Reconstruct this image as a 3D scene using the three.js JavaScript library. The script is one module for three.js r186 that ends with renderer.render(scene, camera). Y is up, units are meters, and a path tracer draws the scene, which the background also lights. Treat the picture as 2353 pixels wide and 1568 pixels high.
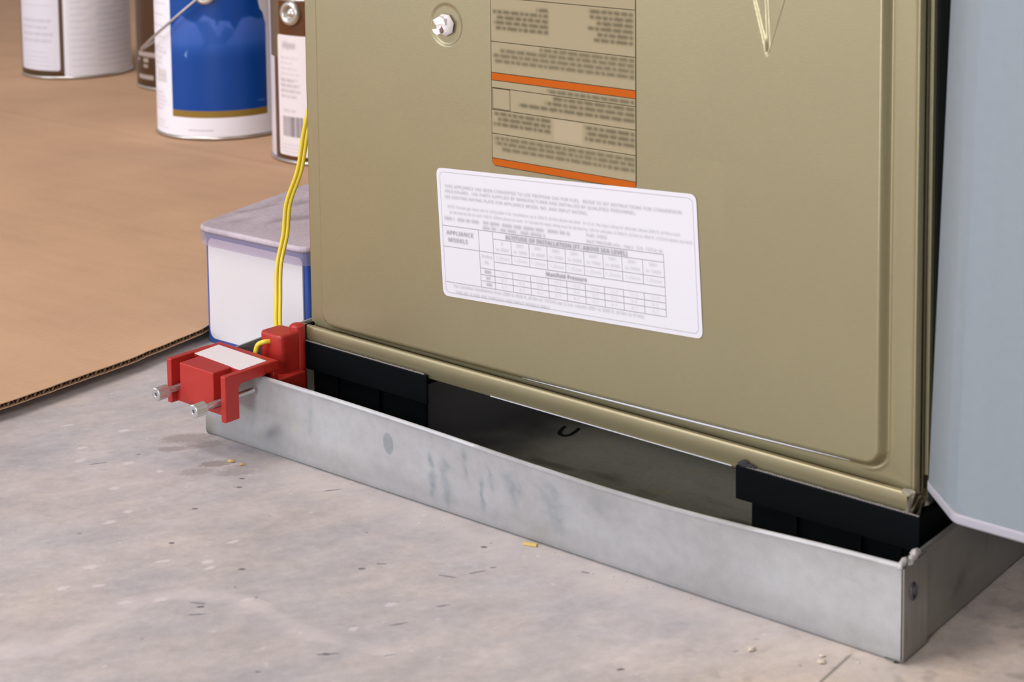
import * as THREE from 'three';
import { RoundedBoxGeometry } from 'three/addons/geometries/RoundedBoxGeometry.js';
import { mergeGeometries, mergeVertices, toCreasedNormals } from 'three/addons/utils/BufferGeometryUtils.js';
import { RectAreaLightUniformsLib } from 'three/addons/lights/RectAreaLightUniformsLib.js';
import { ImprovedNoise } from 'three/addons/math/ImprovedNoise.js';

// ------------------------------------------------------------------ camera, lights, exposure
// World: origin on the concrete at the furnace's front left corner, x right along the furnace front,
// z out of the furnace front, y up, metres.
const scene = new THREE.Scene();
scene.background = new THREE.Color(0x0b0b0c);
const W = 2353, H = 1568, FOCAL = 3990.5;
const camera = new THREE.PerspectiveCamera(2 * Math.atan(H / 2 / FOCAL) * 180 / Math.PI, W / H, 0.02, 20);
camera.position.set(0.8395, 0.4258, 0.7709);
camera.rotation.order = 'YXZ';
camera.rotation.set(-0.1019, 0.7058, -0.0107);
camera.setViewOffset(W, H, Math.round(W / 2 - 1180.5), Math.round(H / 2 + 76.9), W, H);   // lower part of a larger picture
camera.focus = 1.16;
camera.userData.fStop = 16;
scene.add(camera);

const renderer = new THREE.WebGLRenderer({ antialias: true });
renderer.toneMapping = THREE.LinearToneMapping;
renderer.toneMappingExposure = 0.52;
renderer.shadowMap.enabled = true;
renderer.shadowMap.type = THREE.PCFSoftShadowMap;
RectAreaLightUniformsLib.init();

const CEILING = 2.4;
const KEY = { at: [-0.62, CEILING, 1.6], size: [1.2, 0.6], light: 20, glow: 4, color: 0xfff2ee };       // unseen ceiling panel, placed for steep light
const FILL = { at: [1.45, CEILING, 1.9], size: [1.2, 0.3], light: 5, glow: 2, color: 0xfff2ee };       // added narrow ceiling panel, unseen, fills the right side
const SIDE = { at: [-1.0, CEILING, .75], size: [1.2, 0.3], light: 34, glow: 3, color: 0xfff2ee };      // added narrow ceiling panel, unseen, brightens the paint cans
const LAMP = { at: [.74, 0, 1.62], heads: [[.80, .72], [.25, .50]], size: [.36, .26], light: 77, glow: 12, color: 0xf4f6ff };   // added lamp with two heads behind the camera, for front light and ridge highlights
const DAY = { at: [-2.3, 1.25, 3.69], size: [1.9, 1.7], light: 9, glow: 5, color: 0xe6efff };         // added frosted window behind the camera, unseen, for soft low light

// ------------------------------------------------------------------ helpers
function mulberry(a) { return () => { a |= 0; a = a + 0x6D2B79F5 | 0; let t = Math.imul(a ^ a >>> 15, 1 | a); t = t + Math.imul(t ^ t >>> 7, 61 | t) ^ t; return ((t ^ t >>> 14) >>> 0) / 4294967296; }; }
const rnd = mulberry(20417);
const N = new ImprovedNoise();
const noise = (x, y, z = 0) => N.noise(x + 31.7, y + 17.3, z + 5.1);
const fbm = (x, y, o = 4, z = 0) => { let s = 0, a = 0.5, f = 1; for (let i = 0; i < o; i++) { s += a * noise(x * f, y * f, z + i * 7.3); a *= 0.5; f *= 2.03; } return s; };
const clamp = (x, a = 0, b = 1) => Math.min(b, Math.max(a, x));
const smooth = (a, b, x) => { const t = clamp((x - a) / (b - a)); return t * t * (3 - 2 * t); };
const mix = (a, b, t) => a + (b - a) * t;
const V3 = (x, y, z) => new THREE.Vector3(x, y, z);
const used = {};
function numbered(name) { const n = used[name] = (used[name] ?? -1) + 1; return n ? `${name}_${String(n).padStart(3, '0')}` : name; }
function tag(o, label, category, group) { Object.assign(o.userData, { label, category }); if (group) o.userData.group = group; return o; }
function thing(name, label, category, [x, y, z] = [0, 0, 0], turn = 0, group) {
  const o = new THREE.Group(); o.name = numbered(name); o.position.set(x, y, z); o.rotation.y = turn; scene.add(o);
  return tag(o, label, category, group);
}
function part(name, geo, mat, parent, label) {
  const m = new THREE.Mesh(Array.isArray(geo) ? join(geo) : geo, mat); m.name = parent === scene ? numbered(name) : name;
  m.castShadow = m.receiveShadow = true; parent.add(m); if (label) m.userData.label = label; return m;
}
function struct(name, geo, mat) { const m = part(name, geo, mat, scene); m.userData.kind = 'structure'; return m; }
function join(list) {
  return mergeGeometries(list.map((g) => { const k = g.index ? g.toNonIndexed() : g.clone(); for (const a of Object.keys(k.attributes)) if (!['position', 'normal', 'uv'].includes(a)) k.deleteAttribute(a); if (!k.attributes.uv) k.setAttribute('uv', new THREE.BufferAttribute(new Float32Array(k.attributes.position.count * 2), 2)); return k; }));
}
const box = (x0, x1, y0, y1, z0, z1, r = 0) => {
  const w = x1 - x0, h = y1 - y0, d = z1 - z0;
  const g = r ? new RoundedBoxGeometry(w, h, d, 3, Math.min(r, w / 2.01, h / 2.01, d / 2.01)) : new THREE.BoxGeometry(w, h, d);
  return g.translate((x0 + x1) / 2, (y0 + y1) / 2, (z0 + z1) / 2);
};
const tube = (pts, r, n = 48, rs = 10) => {
  const c = new THREE.CatmullRomCurve3(pts.map((p) => V3(...p)));
  const caps = [0, 1].map((t) => new THREE.SphereGeometry(r, rs, 6).translate(...c.getPoint(t).toArray()));
  return join([new THREE.TubeGeometry(c, n, r, rs), ...caps]);
};
// a grid of points fn(i/nu, j/nv) with uv
function grid(nu, nv, fn, uvFn) {
  const p = [], uv = [], idx = [];
  for (let j = 0; j <= nv; j++) for (let i = 0; i <= nu; i++) { const q = fn(i / nu, j / nv, i, j); p.push(q[0], q[1], q[2]); const t = uvFn ? uvFn(i / nu, j / nv, q) : [i / nu, j / nv]; uv.push(t[0], t[1]); }
  for (let j = 0; j < nv; j++) for (let i = 0; i < nu; i++) { const a = j * (nu + 1) + i, b = a + 1, c = a + nu + 1, d = c + 1; idx.push(a, b, d, a, d, c); }
  const g = new THREE.BufferGeometry();
  g.setAttribute('position', new THREE.Float32BufferAttribute(p, 3)); g.setAttribute('uv', new THREE.Float32BufferAttribute(uv, 2)); g.setIndex(idx); g.computeVertexNormals();
  return g;
}
function extrudeXZ(shape, y0, y1, bevel = 0.0006, holes) {   // shape drawn in (x, z) seen from above
  const g = new THREE.ExtrudeGeometry(shape, { depth: y1 - y0 - 2 * bevel, bevelEnabled: bevel > 0, bevelSize: bevel, bevelThickness: bevel, bevelOffset: -bevel, bevelSegments: 3, curveSegments: 8 });
  // (x, y, depth) -> (x, depth, -y): shapes are drawn with y = -z
  return g.rotateX(-Math.PI / 2).translate(0, y0 + bevel, 0);
}
const poly = (pts) => { const s = new THREE.Shape(); pts.forEach(([x, z], i) => i ? s.lineTo(x, -z) : s.moveTo(x, -z)); s.closePath(); return s; };
function roundedPoly(pts, rr) {   // (x, z) corners with radius r
  const s = new THREE.Shape(), n = pts.length;
  for (let i = 0; i < n; i++) {
    const a = pts[(i + n - 1) % n], b = pts[i], c = pts[(i + 1) % n], r = Array.isArray(rr) ? rr[i] : rr;
    const la = Math.hypot(a[0] - b[0], a[1] - b[1]), lc = Math.hypot(c[0] - b[0], c[1] - b[1]);
    const p = [b[0] + (a[0] - b[0]) / la * r, b[1] + (a[1] - b[1]) / la * r], q = [b[0] + (c[0] - b[0]) / lc * r, b[1] + (c[1] - b[1]) / lc * r];
    i ? s.lineTo(p[0], -p[1]) : s.moveTo(p[0], -p[1]); s.quadraticCurveTo(b[0], -b[1], q[0], -q[1]);
  }
  s.closePath(); return s;
}
function dataTexture(w, h, fn, srgb = true) {
  const d = new Uint8Array(w * h * 4);
  for (let j = 0; j < h; j++) for (let i = 0; i < w; i++) { const c = fn((i + 0.5) / w, (j + 0.5) / h, i, j), k = (j * w + i) * 4; d[k] = clamp(c[0], 0, 255); d[k + 1] = clamp(c[1], 0, 255); d[k + 2] = clamp(c[2], 0, 255); d[k + 3] = 255; }
  const t = new THREE.DataTexture(d, w, h); t.magFilter = THREE.LinearFilter; t.minFilter = THREE.LinearMipmapLinearFilter; t.generateMipmaps = true; t.wrapS = t.wrapT = THREE.RepeatWrapping; if (srgb) t.colorSpace = THREE.SRGBColorSpace; t.needsUpdate = true; return t;
}
function canvasTexture(w, h, draw) {
  const c = document.createElement('canvas'); c.width = w; c.height = h; const g = c.getContext('2d'); draw(g, w, h);
  const t = new THREE.CanvasTexture(c); t.colorSpace = THREE.SRGBColorSpace; t.anisotropy = 8; t.wrapS = THREE.RepeatWrapping; return t;
}
const std = (o) => new THREE.MeshStandardMaterial(o), phys = (o) => new THREE.MeshPhysicalMaterial(o);
// illegible print: short word-like strokes along a line, blurred
function wordLine(g, x, y, len, hgt, alpha = 0.7, blur = 2, color = '50,46,36', fromRight = false) {
  g.save(); g.filter = `blur(${blur}px)`; g.fillStyle = `rgba(${color},${alpha})`;
  let t = 0; const words = [];
  while (t < len) { const w = hgt * (1.4 + rnd() * 3.6); words.push([t, Math.min(w, len - t)]); t += w + hgt * 0.55; }
  g.beginPath();
  for (const [o, w] of words) {
    const x0 = fromRight ? x - o - w : x + o;
    g.rect(x0, y, w, hgt);
    for (let k = 0; k < w / hgt; k++) if (rnd() < 0.35) g.rect(x0 + rnd() * (w - hgt * 0.2), y - hgt * (rnd() < 0.5 ? 0.35 : -0.1), hgt * 0.25, hgt * 1.25);
  }
  g.fill();
  g.restore();
}

// ------------------------------------------------------------------ room
const SPAN = .84, FX0 = -0.27, FZ0 = -0.34;     // the detailed concrete patch, metres
const floorMarks = (() => {
  const m = [];   // x, z, rx, rz, turn, strength, [r, g, b]
  const light = [226, 218, 220], dark = [96, 92, 96], brown = [150, 140, 128];
  for (const [x, z] of [[-.09, .12], [-.073, .134], [-.045, .117], [-.019, .148], [.016, .164], [.02, .18], [.061, .223], [.083, .234], [.07, .248], [-.019, .113], [.086, .193], [.106, .178], [.113, .182], [.097, .152], [.122, .223], [.158, .194], [.11, .237], [.221, .15], [.225, .181], [.258, .189], [-.132, .102], [-.094, .084]])
    m.push([x, z, .0022 + rnd() * .0018, .0014 + rnd() * .001, .9 + rnd() * .5, .5, light]);
  for (let i = 0; i < 150; i++) m.push([-.2 + rnd() * .75, .02 + rnd() * .34, .0006 + rnd() * .001, .0005 + rnd() * .0006, rnd() * 3, .22 + .25 * rnd(), rnd() < .75 ? light : dark]);
  for (const [x, z] of [[.044, .136], [.071, .175], [.031, .088], [.04, .098], [.128, .172], [.145, .215], [.233, .208], [.355, .128], [.213, .067], [.179, .13]]) m.push([x, z, .0016, .0011, .7, .75, dark]);
  for (const [x, z, l, t] of [[.222, .107, .006, .4], [.231, .093, .006, 1.1], [.239, .163, .005, 1.0], [.243, .134, .004, 1], [.234, .083, .002, 1], [.277, .056, .003, .2], [.258, .189, .004, 1], [.233, .208, .006, .8], [.183, .119, .003, .6], [-.06, .13, .006, 1.05], [.088, .065, .006, 1.0], [.15, .222, .006, .8], [.141, .213, .005, .5]])
    m.push([x, z, l * .8, .0008, t, .6, [104, 106, 116]]);
  for (const [x, z, a, b, s] of [[-.042, .084, .009, .004, .5], [-.001, .083, .009, .0045, .75], [0, .099, .010, .005, .4], [-.05, .066, .016, .007, .55], [-.033, .066, .012, .006, .45], [.014, .079, .007, .004, .35], [.02, .085, .012, .004, .3]])
    m.push([x, z, a, b, .85, s, [138, 128, 122]]);
  return m;
})();
const arcPts = [[.06, .36], [.105, .31], [.122, .294], [.12, .269], [.112, .235], [.122, .215], [.136, .205], [.157, .196], [.17, .195], [.203, .201], [.223, .196], [.26, .185]];
const floorTex = (() => {
  const S = 1536, px = SPAN / S, f = new Float32Array(S * S * 3);
  for (let j = 0; j < S; j++) for (let i = 0; i < S; i++) {
    const x = FX0 + (i + .5) * px, z = FZ0 + (j + .5) * px;
    // trowel drag runs diagonally across the slab
    const u = x * .5 - z * .87, w = x * .87 + z * .5;
    const big = fbm(x * 6, z * 6, 3), mid = fbm(u * 22, w * 42, 4, 3), fine = noise(x * 620, z * 620, 1), grit = noise(x * 240, z * 240, 9);
    const small = fbm(u * 95, w * 150, 3, 13); let v = 1 + .10 * big + .11 * mid + .085 * small + .03 * fine + .03 * grit;
    const warm = fbm(x * 11, z * 11, 3, 11) + .6 * fbm(u * 30, w * 60, 2, 21);
    const right = smooth(.33, .49, x + .25 * z);            // the worn, sandy corner by the pan's right end
    const k = (j * S + i) * 3;
    const tint = .8 * warm + .45 * mid; f[k] = mix(181, 202, right) * v * (1 + .05 * tint); f[k + 1] = mix(175, 188, right) * v * (1 + .012 * tint); f[k + 2] = mix(174, 174, right) * v * (1 - .04 * tint);
    const d = (.0391 + .027 * (.4578 - x));                   // dusty band along the pan foot
    const band = Math.exp(-Math.pow((z - d - .012) / .016, 2)) * smooth(-.02, .05, x) * smooth(.5, .44, x);
    for (let c = 0; c < 3; c++) f[k + c] = mix(f[k + c], [206, 197, 190][c], .5 * band * (.8 + fbm(x * 40, z * 40, 2, 5)));
    const crack = Math.exp(-Math.pow((x - (.434 + (z - .044) * .06)) / .0007, 2)) * smooth(.04, .05, z);
    const rough = smooth(.1, .35, fbm(x * 90, z * 90, 2, 15)) * right;
    for (let c = 0; c < 3; c++) f[k + c] *= (1 - .35 * crack) * (1 - .10 * rough);
  }
  const splat = (x, z, a, b, t, s, col) => {
    const R = Math.max(a, b) * 1.6, i0 = Math.floor((x - R - FX0) / px), i1 = Math.ceil((x + R - FX0) / px), j0 = Math.floor((z - R - FZ0) / px), j1 = Math.ceil((z + R - FZ0) / px), ct = Math.cos(t), st = Math.sin(t);
    for (let j = Math.max(0, j0); j <= Math.min(S - 1, j1); j++) for (let i = Math.max(0, i0); i <= Math.min(S - 1, i1); i++) {
      const dx = FX0 + (i + .5) * px - x, dz = FZ0 + (j + .5) * px - z, p = (dx * ct - dz * st) / a, q = (dx * st + dz * ct) / b;
      const m = s * smooth(1.45, .75, Math.sqrt(p * p + q * q) + .45 * noise(dx * 500 + x * 90, dz * 500, 2)), k = (j * S + i) * 3;
      for (let c = 0; c < 3; c++) f[k + c] = mix(f[k + c], col[c], m);
    }
  };
  for (const m of floorMarks) splat(...m);
  for (let i = 0; i < arcPts.length - 1; i++) for (let t = 0; t < 1; t += .08) { const x = mix(arcPts[i][0], arcPts[i + 1][0], t), z = mix(arcPts[i][1], arcPts[i + 1][1], t); splat(x, z, .006 + .003 * noise(i + t, 3), .006 + .003 * noise(i + t, 9), i, .05 + .06 * rnd() * rnd(), [214, 204, 202]); }
  const t = dataTexture(S, S, (u, v, i, j) => { const k = (j * S + i) * 3; return [f[k], f[k + 1], f[k + 2]]; }); t.wrapS = t.wrapT = THREE.MirroredRepeatWrapping; return t;
})();
const concrete = std({ map: floorTex, roughness: .82, color: 0xffffff, bumpMap: floorTex, bumpScale: .0007 });
{
  const g = new THREE.BoxGeometry(6.2, .1, 6.2, 1, 1, 1).translate(-.3, -.05, .7), p = g.attributes.position, uv = g.attributes.uv;
  for (let i = 0; i < p.count; i++) uv.setXY(i, (p.getX(i) - FX0) / SPAN, (p.getZ(i) - FZ0) / SPAN);
  struct('floor', g, concrete);
}
const wallMat = std({ color: new THREE.Color(.58, .58, .585), roughness: .9 });
struct('wall_back', box(-3.4, 2.8, 0, CEILING, -2.4, -2.3), wallMat);
{
  const [cx, cy] = DAY.at, [w, h] = DAY.size, x0 = cx - w / 2, x1 = cx + w / 2, y0 = cy - h / 2, y1 = cy + h / 2;
  struct('wall_front', join([box(-3.4, x0, 0, CEILING, 3.7, 3.8), box(x1, 2.8, 0, CEILING, 3.7, 3.8), box(x0, x1, 0, y0, 3.7, 3.8), box(x0, x1, y1, CEILING, 3.7, 3.8)]), wallMat);
  const win = new THREE.Group(); win.name = 'added_window_1'; win.userData.kind = 'structure'; win.position.set(cx, cy, 3.75); scene.add(win);  // unseen, added for its soft glow from the left
  const fr = std({ color: 0xe4e4e2, roughness: .5 });
  part('window_frame', [box(-w / 2, w / 2, h / 2 - .05, h / 2, -.05, .05), box(-w / 2, w / 2, -h / 2, -h / 2 + .05, -.05, .05), box(-w / 2, -w / 2 + .05, -h / 2 + .05, h / 2 - .05, -.05, .05), box(w / 2 - .05, w / 2, -h / 2 + .05, h / 2 - .05, -.05, .05)], fr, win);
  part('pane', box(-w / 2 + .05, w / 2 - .05, -h / 2 + .05, h / 2 - .05, -.01, 0), std({ color: 0xffffff, emissive: DAY.color, emissiveIntensity: DAY.glow, roughness: .6 }), win);
  const l = new THREE.RectAreaLight(DAY.color, DAY.light, w - .1, h - .1); l.position.set(0, 0, -.06); win.add(l);   // shines along -z into the room
}
struct('wall_left', box(-3.4, -3.3, 0, CEILING, -2.3, 3.7), wallMat);
struct('wall_right', box(2.7, 2.8, 0, CEILING, -2.3, 3.7), wallMat);
struct('ceiling', box(-3.4, 2.8, CEILING, CEILING + .1, -2.4, 3.8), std({ color: new THREE.Color(.66, .65, .62), roughness: .9 }));

const fixtureWhite = std({ color: 0xe8e8e4, roughness: .5 });
function unseenCeilingLight(F, label) {
  const t = thing('unseen_ceiling_light', label, 'lamp', F.at), [w, d] = F.size;
  const frame = [box(-w / 2 - .02, w / 2 + .02, -.05, 0, -d / 2 - .02, -d / 2), box(-w / 2 - .02, w / 2 + .02, -.05, 0, d / 2, d / 2 + .02), box(-w / 2 - .02, -w / 2, -.05, 0, -d / 2, d / 2), box(w / 2, w / 2 + .02, -.05, 0, -d / 2, d / 2)];
  part('frame', frame, fixtureWhite, t);
  part('diffuser', box(-w / 2, w / 2, -.042, -.034, -d / 2, d / 2), std({ color: 0xffffff, emissive: F.color, emissiveIntensity: F.glow, roughness: .6 }), t);
  const l = new THREE.RectAreaLight(F.color, F.light, w, d); l.position.set(0, -.05, 0); l.rotation.x = -Math.PI / 2; t.add(l);
}
unseenCeilingLight(KEY, 'unseen wide white ceiling light panel over the concrete in front of the furnace');
unseenCeilingLight(FILL, 'added narrow white ceiling light panel to the right of the furnace');
unseenCeilingLight(SIDE, 'added narrow white ceiling light panel above the paint cans');
{
  const t = thing('added_lamp', 'added lamp with two rectangular heads on a slim floor stand, facing the furnace', 'lamp', [LAMP.at[0], 0, LAMP.at[2]]), [w, h] = LAMP.size, shell = std({ color: 0x2a2c2e, roughness: .5 });
  for (const [y, k] of LAMP.heads) {
    const aim = V3(.22, .08, 0).sub(V3(LAMP.at[0], y, LAMP.at[2])).normalize(), q = new THREE.Quaternion().setFromUnitVectors(V3(0, 0, 1), aim);
    const set = (m) => { m.position.set(0, y, 0); m.quaternion.copy(q); return m; };
    const head = set(part('head', [box(-w / 2 - .02, w / 2 + .02, -h / 2 - .02, h / 2 + .02, -.05, -.02, .008), box(-w / 2 - .02, w / 2 + .02, h / 2, h / 2 + .02, -.025, .012), box(-w / 2 - .02, w / 2 + .02, -h / 2 - .02, -h / 2, -.025, .012), box(-w / 2 - .02, -w / 2, -h / 2, h / 2, -.025, .012), box(w / 2, w / 2 + .02, -h / 2, h / 2, -.025, .012)], shell, t));
    part('diffuser', box(-w / 2, w / 2, -h / 2, h / 2, -.012, -.004), std({ color: 0xffffff, emissive: LAMP.color, emissiveIntensity: LAMP.glow * k, roughness: .6 }), head);
    const l = new THREE.RectAreaLight(LAMP.color, LAMP.light * k, w, h); l.position.set(0, y, 0).addScaledVector(aim, .014); l.quaternion.setFromUnitVectors(V3(0, 0, -1), aim); t.add(l);
  }
  part('pole', new THREE.CylinderGeometry(.012, .012, .92, 16).translate(.03, .46, .085), shell, t); part('base', new THREE.CylinderGeometry(.17, .18, .02, 40).translate(.03, .01, .085), shell, t);
}

// ------------------------------------------------------------------ cardboard
const cardTex = dataTexture(1024, 1024, (u, v) => {
  const x = u * 2.4, z = v * 2.4, f = fbm(x * 9, z * 9, 4), flute = .004 * Math.sin(x * Math.PI * 2 / .0075 + 2 * noise(x * 3, z * 3)), s = fbm(x * 7, z * 60, 3, 4), fine = noise(x * 300, z * 300, 3);
  const k = 1 + .07 * f + flute + .03 * s + .02 * fine, sc = smooth(.32, .5, fbm(x * 30, z * 90, 2, 8)) * .05;
  return [200 * k + 40 * sc, 163 * k * (1 + .01 * f) + 40 * sc, 129 * k + 40 * sc];
});
const cardboard = std({ map: cardTex, roughness: .88 }), fluteMat = std({ color: new THREE.Color(.30, .19, .10), roughness: .95 });
{
  const t = thing('cardboard_sheet', 'large brown corrugated cardboard sheet spread over the floor under the paint cans', 'cardboard');
  const xr = (z) => -.1855 + .0035 * Math.sin(z * 13 + .4) + (z < .01 ? (z - .01) * .13 : (z - .01) * .06) - .0015 * smooth(-.06, -.09, z) + (z < -.07 ? (z + .07) * .14 : 0) + .0012 * noise(z * 60, 2);   // slightly wavering cut edge
  const lift = (x, z) => .0045 + .0072 * smooth(-.5, -.2, x) + .0012 * fbm(x * 4, z * 4, 2) * smooth(-.5, -.3, x);
  const crease = (z) => .0009 * Math.exp(-Math.pow((z + .522) / .006, 2));
  const Z0 = -1.9, Z1 = .85, X0 = -2.9, zAt = (v) => mix(Z1, Z0, v), xAt = (u, z) => mix(X0, xr(z), Math.pow(u, .45));
  const liner = (dy, th) => {
    const face = (o, flip) => { const g = grid(150, 420, (u, v) => { const z = zAt(v), x = xAt(u, z); return [x, lift(x, z) + crease(z) - o, z]; }, (u, v, q) => [q[0] / 2.4, q[2] / 2.4]); if (flip) { const a = g.index.array; for (let i = 0; i < a.length; i += 3) { const s = a[i]; a[i] = a[i + 1]; a[i + 1] = s; } g.computeVertexNormals(); } return g; };
    const edge = grid(420, 1, (u, v) => { const z = zAt(u), x = xr(z); return [x, lift(x, z) + crease(z) - dy - th * v, z]; }, (u, v, q) => [q[0] / 2.4, q[2] / 2.4]);
    return join([face(dy), face(dy + th, true), edge]);
  };
  part('top_liner', liner(0, .0006), cardboard, t);
  part('bottom_liner', liner(.0038, .0006), cardboard, t);
  const wave = grid(2400, 1, (u, v) => { const z = mix(.4, -.35, u), x = xr(z) - .0008 - v * .03; return [x, lift(x, z) - .0022 + .0015 * Math.sin(z * Math.PI * 2 / .0075 + 3 * noise(z * 9, 1)), z]; });
  const fl = fluteMat.clone(); fl.side = THREE.DoubleSide; part('fluting', wave, fl, t);
}

// ------------------------------------------------------------------ paint cans
const tin = std({ color: new THREE.Color(.62, .60, .56), metalness: .9, roughness: .3 }), wire = std({ color: new THREE.Color(.55, .53, .5), metalness: .85, roughness: .38 });
const CAN = { r: .081, h: .19 };
const deg = Math.PI / 180;
function paintCan(label, x, z, ang, draw, ear, bail, earH = .18) {
  const t = thing('paint_can', label, 'can', [x, .0052, z], ang, undefined);
  const map = canvasTexture(2048, 768, draw); map.wrapT = THREE.ClampToEdgeWrapping;
  const body = new THREE.CylinderGeometry(CAN.r, CAN.r, CAN.h - .008, 128, 1, true).rotateY(Math.PI).translate(0, CAN.h / 2, 0);
  part('body', body, phys({ map, roughness: .42, clearcoat: .1, clearcoatRoughness: .2, specularIntensity: .6 }), t);
  const P = (a) => a.map(([r, y]) => new THREE.Vector2(r, y));
  part('bottom_rim', new THREE.LatheGeometry(P([[0, .002], [.076, .002], [.078, 0], [.0815, 0], [.0828, .0012], [.0828, .0030], [.0818, .0042], [.0808, .0045]]), 128), tin, t);
  part('top_rim', new THREE.LatheGeometry(P([[.0808, CAN.h - .0045], [.0828, CAN.h - .003], [.0828, CAN.h - .0008], [.081, CAN.h], [.074, CAN.h], [.073, CAN.h - .004], [.070, CAN.h - .004]]), 128), tin, t);
  part('lid', new THREE.LatheGeometry(P([[.0705, CAN.h - .004], [.069, CAN.h - .0012], [.066, CAN.h - .0012], [.064, CAN.h - .007], [0, CAN.h - .007]]), 96), tin, t);
  if (ear !== undefined) {
    for (const a of [ear, ear + Math.PI]) {
      const g = new THREE.LatheGeometry(P([[.0066, .0005], [.0072, .003], [.0095, .0045], [.0128, .004], [.0142, .0008], [.0138, -.0025]]), 40);
      const b = new THREE.LatheGeometry(P([[0, .0035], [.003, .003], [.0062, .0008], [.007, -.001]]), 32);
      const k = join([g, b]).rotateX(Math.PI / 2).translate(0, 0, CAN.r + .0006).rotateY(a).translate(0, earH, 0);
      part('ear', k, tin, t);
    }
    if (bail) {
      const pts = [], ax = V3(Math.sin(ear), 0, Math.cos(ear)), sd = V3(-Math.cos(ear), 0, Math.sin(ear));
      for (let i = 0; i <= 20; i++) { const a = Math.PI * i / 20; const q = ax.clone().multiplyScalar(Math.cos(a) * .0895).addScaledVector(sd, Math.sin(a) * bail[0]); pts.push([q.x, earH - bail[1] * Math.sin(a), q.z]); }
      part('bail_handle', tube(pts, .0017, 90, 8), wire, t);
    }
  }
  return t;
}
// label canvases: 0.518 m round is 2048 px, u = 0.5 faces `ang`; y down from the can's top
const TX = (d) => 1024 + d / 360 * 2048, TY = (h) => 768 * (1 - (h - .004) / (CAN.h - .008));
const rect = (g, a0, a1, h0, h1, c) => { g.fillStyle = c; g.fillRect(TX(a0), TY(h1), TX(a1) - TX(a0), TY(h0) - TY(h1)); };
const rrect = (g, a0, a1, h0, h1, r, c) => { g.fillStyle = c; g.beginPath(); g.roundRect(TX(a0), TY(h1), TX(a1) - TX(a0), TY(h0) - TY(h1), r); g.fill(); };
const lines = (g, a0, a1, h1, h0, n, hgt, alpha, col = '120,112,116', blur = 3) => { for (let i = 0; i < n; i++) wordLine(g, TX(a0), TY(mix(h1, h0, n > 1 ? i / (n - 1) : 0)), (TX(a1) - TX(a0)) * (.65 + .35 * rnd()), hgt, alpha, blur, col); };

paintCan('paint can with a blue label, gold band and wire bail, in front of the others', -.8397, -.6318, .8749, (g) => {
  g.fillStyle = '#f8f8ff'; g.fillRect(0, 0, 2048, 768);
  rect(g, -48, 42, .0358, .19, '#00459a');
  // lighter blue shapes, fading downwards
  g.save(); g.beginPath(); g.rect(TX(-48), TY(.19), TX(42) - TX(-48), TY(.0358) - TY(.19)); g.clip();
  const gr = g.createLinearGradient(0, TY(.150), 0, TY(.094)); gr.addColorStop(0, '#4a6ec6'); gr.addColorStop(.55, '#3462ba'); gr.addColorStop(1, 'rgba(11,72,155,0)');
  g.filter = 'blur(5px)'; g.fillStyle = gr; g.beginPath();
  const pk = [[-48, .139], [-46, .137], [-35, .153], [-27, .146], [-21, .144], [-14, .154], [-4, .147], [-3, .139], [-1, .147], [8, .145], [12, .134], [18, .148], [26, .150], [33, .146], [42, .146], [42, .09], [-48, .09]];
  pk.forEach(([a, h], i) => i ? g.lineTo(TX(a), TY(h)) : g.moveTo(TX(a), TY(h))); g.closePath(); g.fill();
  g.fillStyle = 'rgba(11,72,160,.55)'; g.beginPath(); [[-22, .146], [-14, .122], [-17, .112], [-10, .117], [2, .117], [9, .126], [12, .134], [4, .139], [-2, .125], [-10, .146]].forEach(([a, h], i) => i ? g.lineTo(TX(a), TY(h)) : g.moveTo(TX(a), TY(h))); g.closePath(); g.fill();
  g.restore();
  g.fillStyle = 'rgba(150,170,220,.9)'; g.save(); g.filter = 'blur(2px)'; g.beginPath(); g.moveTo(TX(-33), TY(.104)); g.lineTo(TX(-30), TY(.111)); g.lineTo(TX(-31), TY(.1)); g.closePath(); g.fill(); g.restore();
  rect(g, -48, 42, .0274, .0358, '#93762f');
  wordLine(g, TX(-31), TY(.0125), 130, 5, .5, 2, '130,125,130');
  wordLine(g, TX(32), TY(.046), 40, 5, .6, 2, '180,190,220');
  // torn right edge
  g.fillStyle = '#f4f0f0'; g.beginPath(); [[42, .17], [34, .17], [36, .158], [39, .153], [41, .143], [45, .13], [45, .17]].forEach(([a, h], i) => i ? g.lineTo(TX(a), TY(h)) : g.moveTo(TX(a), TY(h))); g.fill();
  lines(g, -84, -52, .165, .11, 5, 5, .28); lines(g, -84, -52, .106, .07, 6, 12, .22, '150,140,148', 5); lines(g, -82, -52, .055, .035, 5, 9, .3, '150,138,150', 5); lines(g, -82, -53, .02, .012, 3, 4, .3);
  rect(g, -72, -55, .068, .082, 'rgba(190,178,160,.35)');
}, -.22, [.098, .079]);
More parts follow.
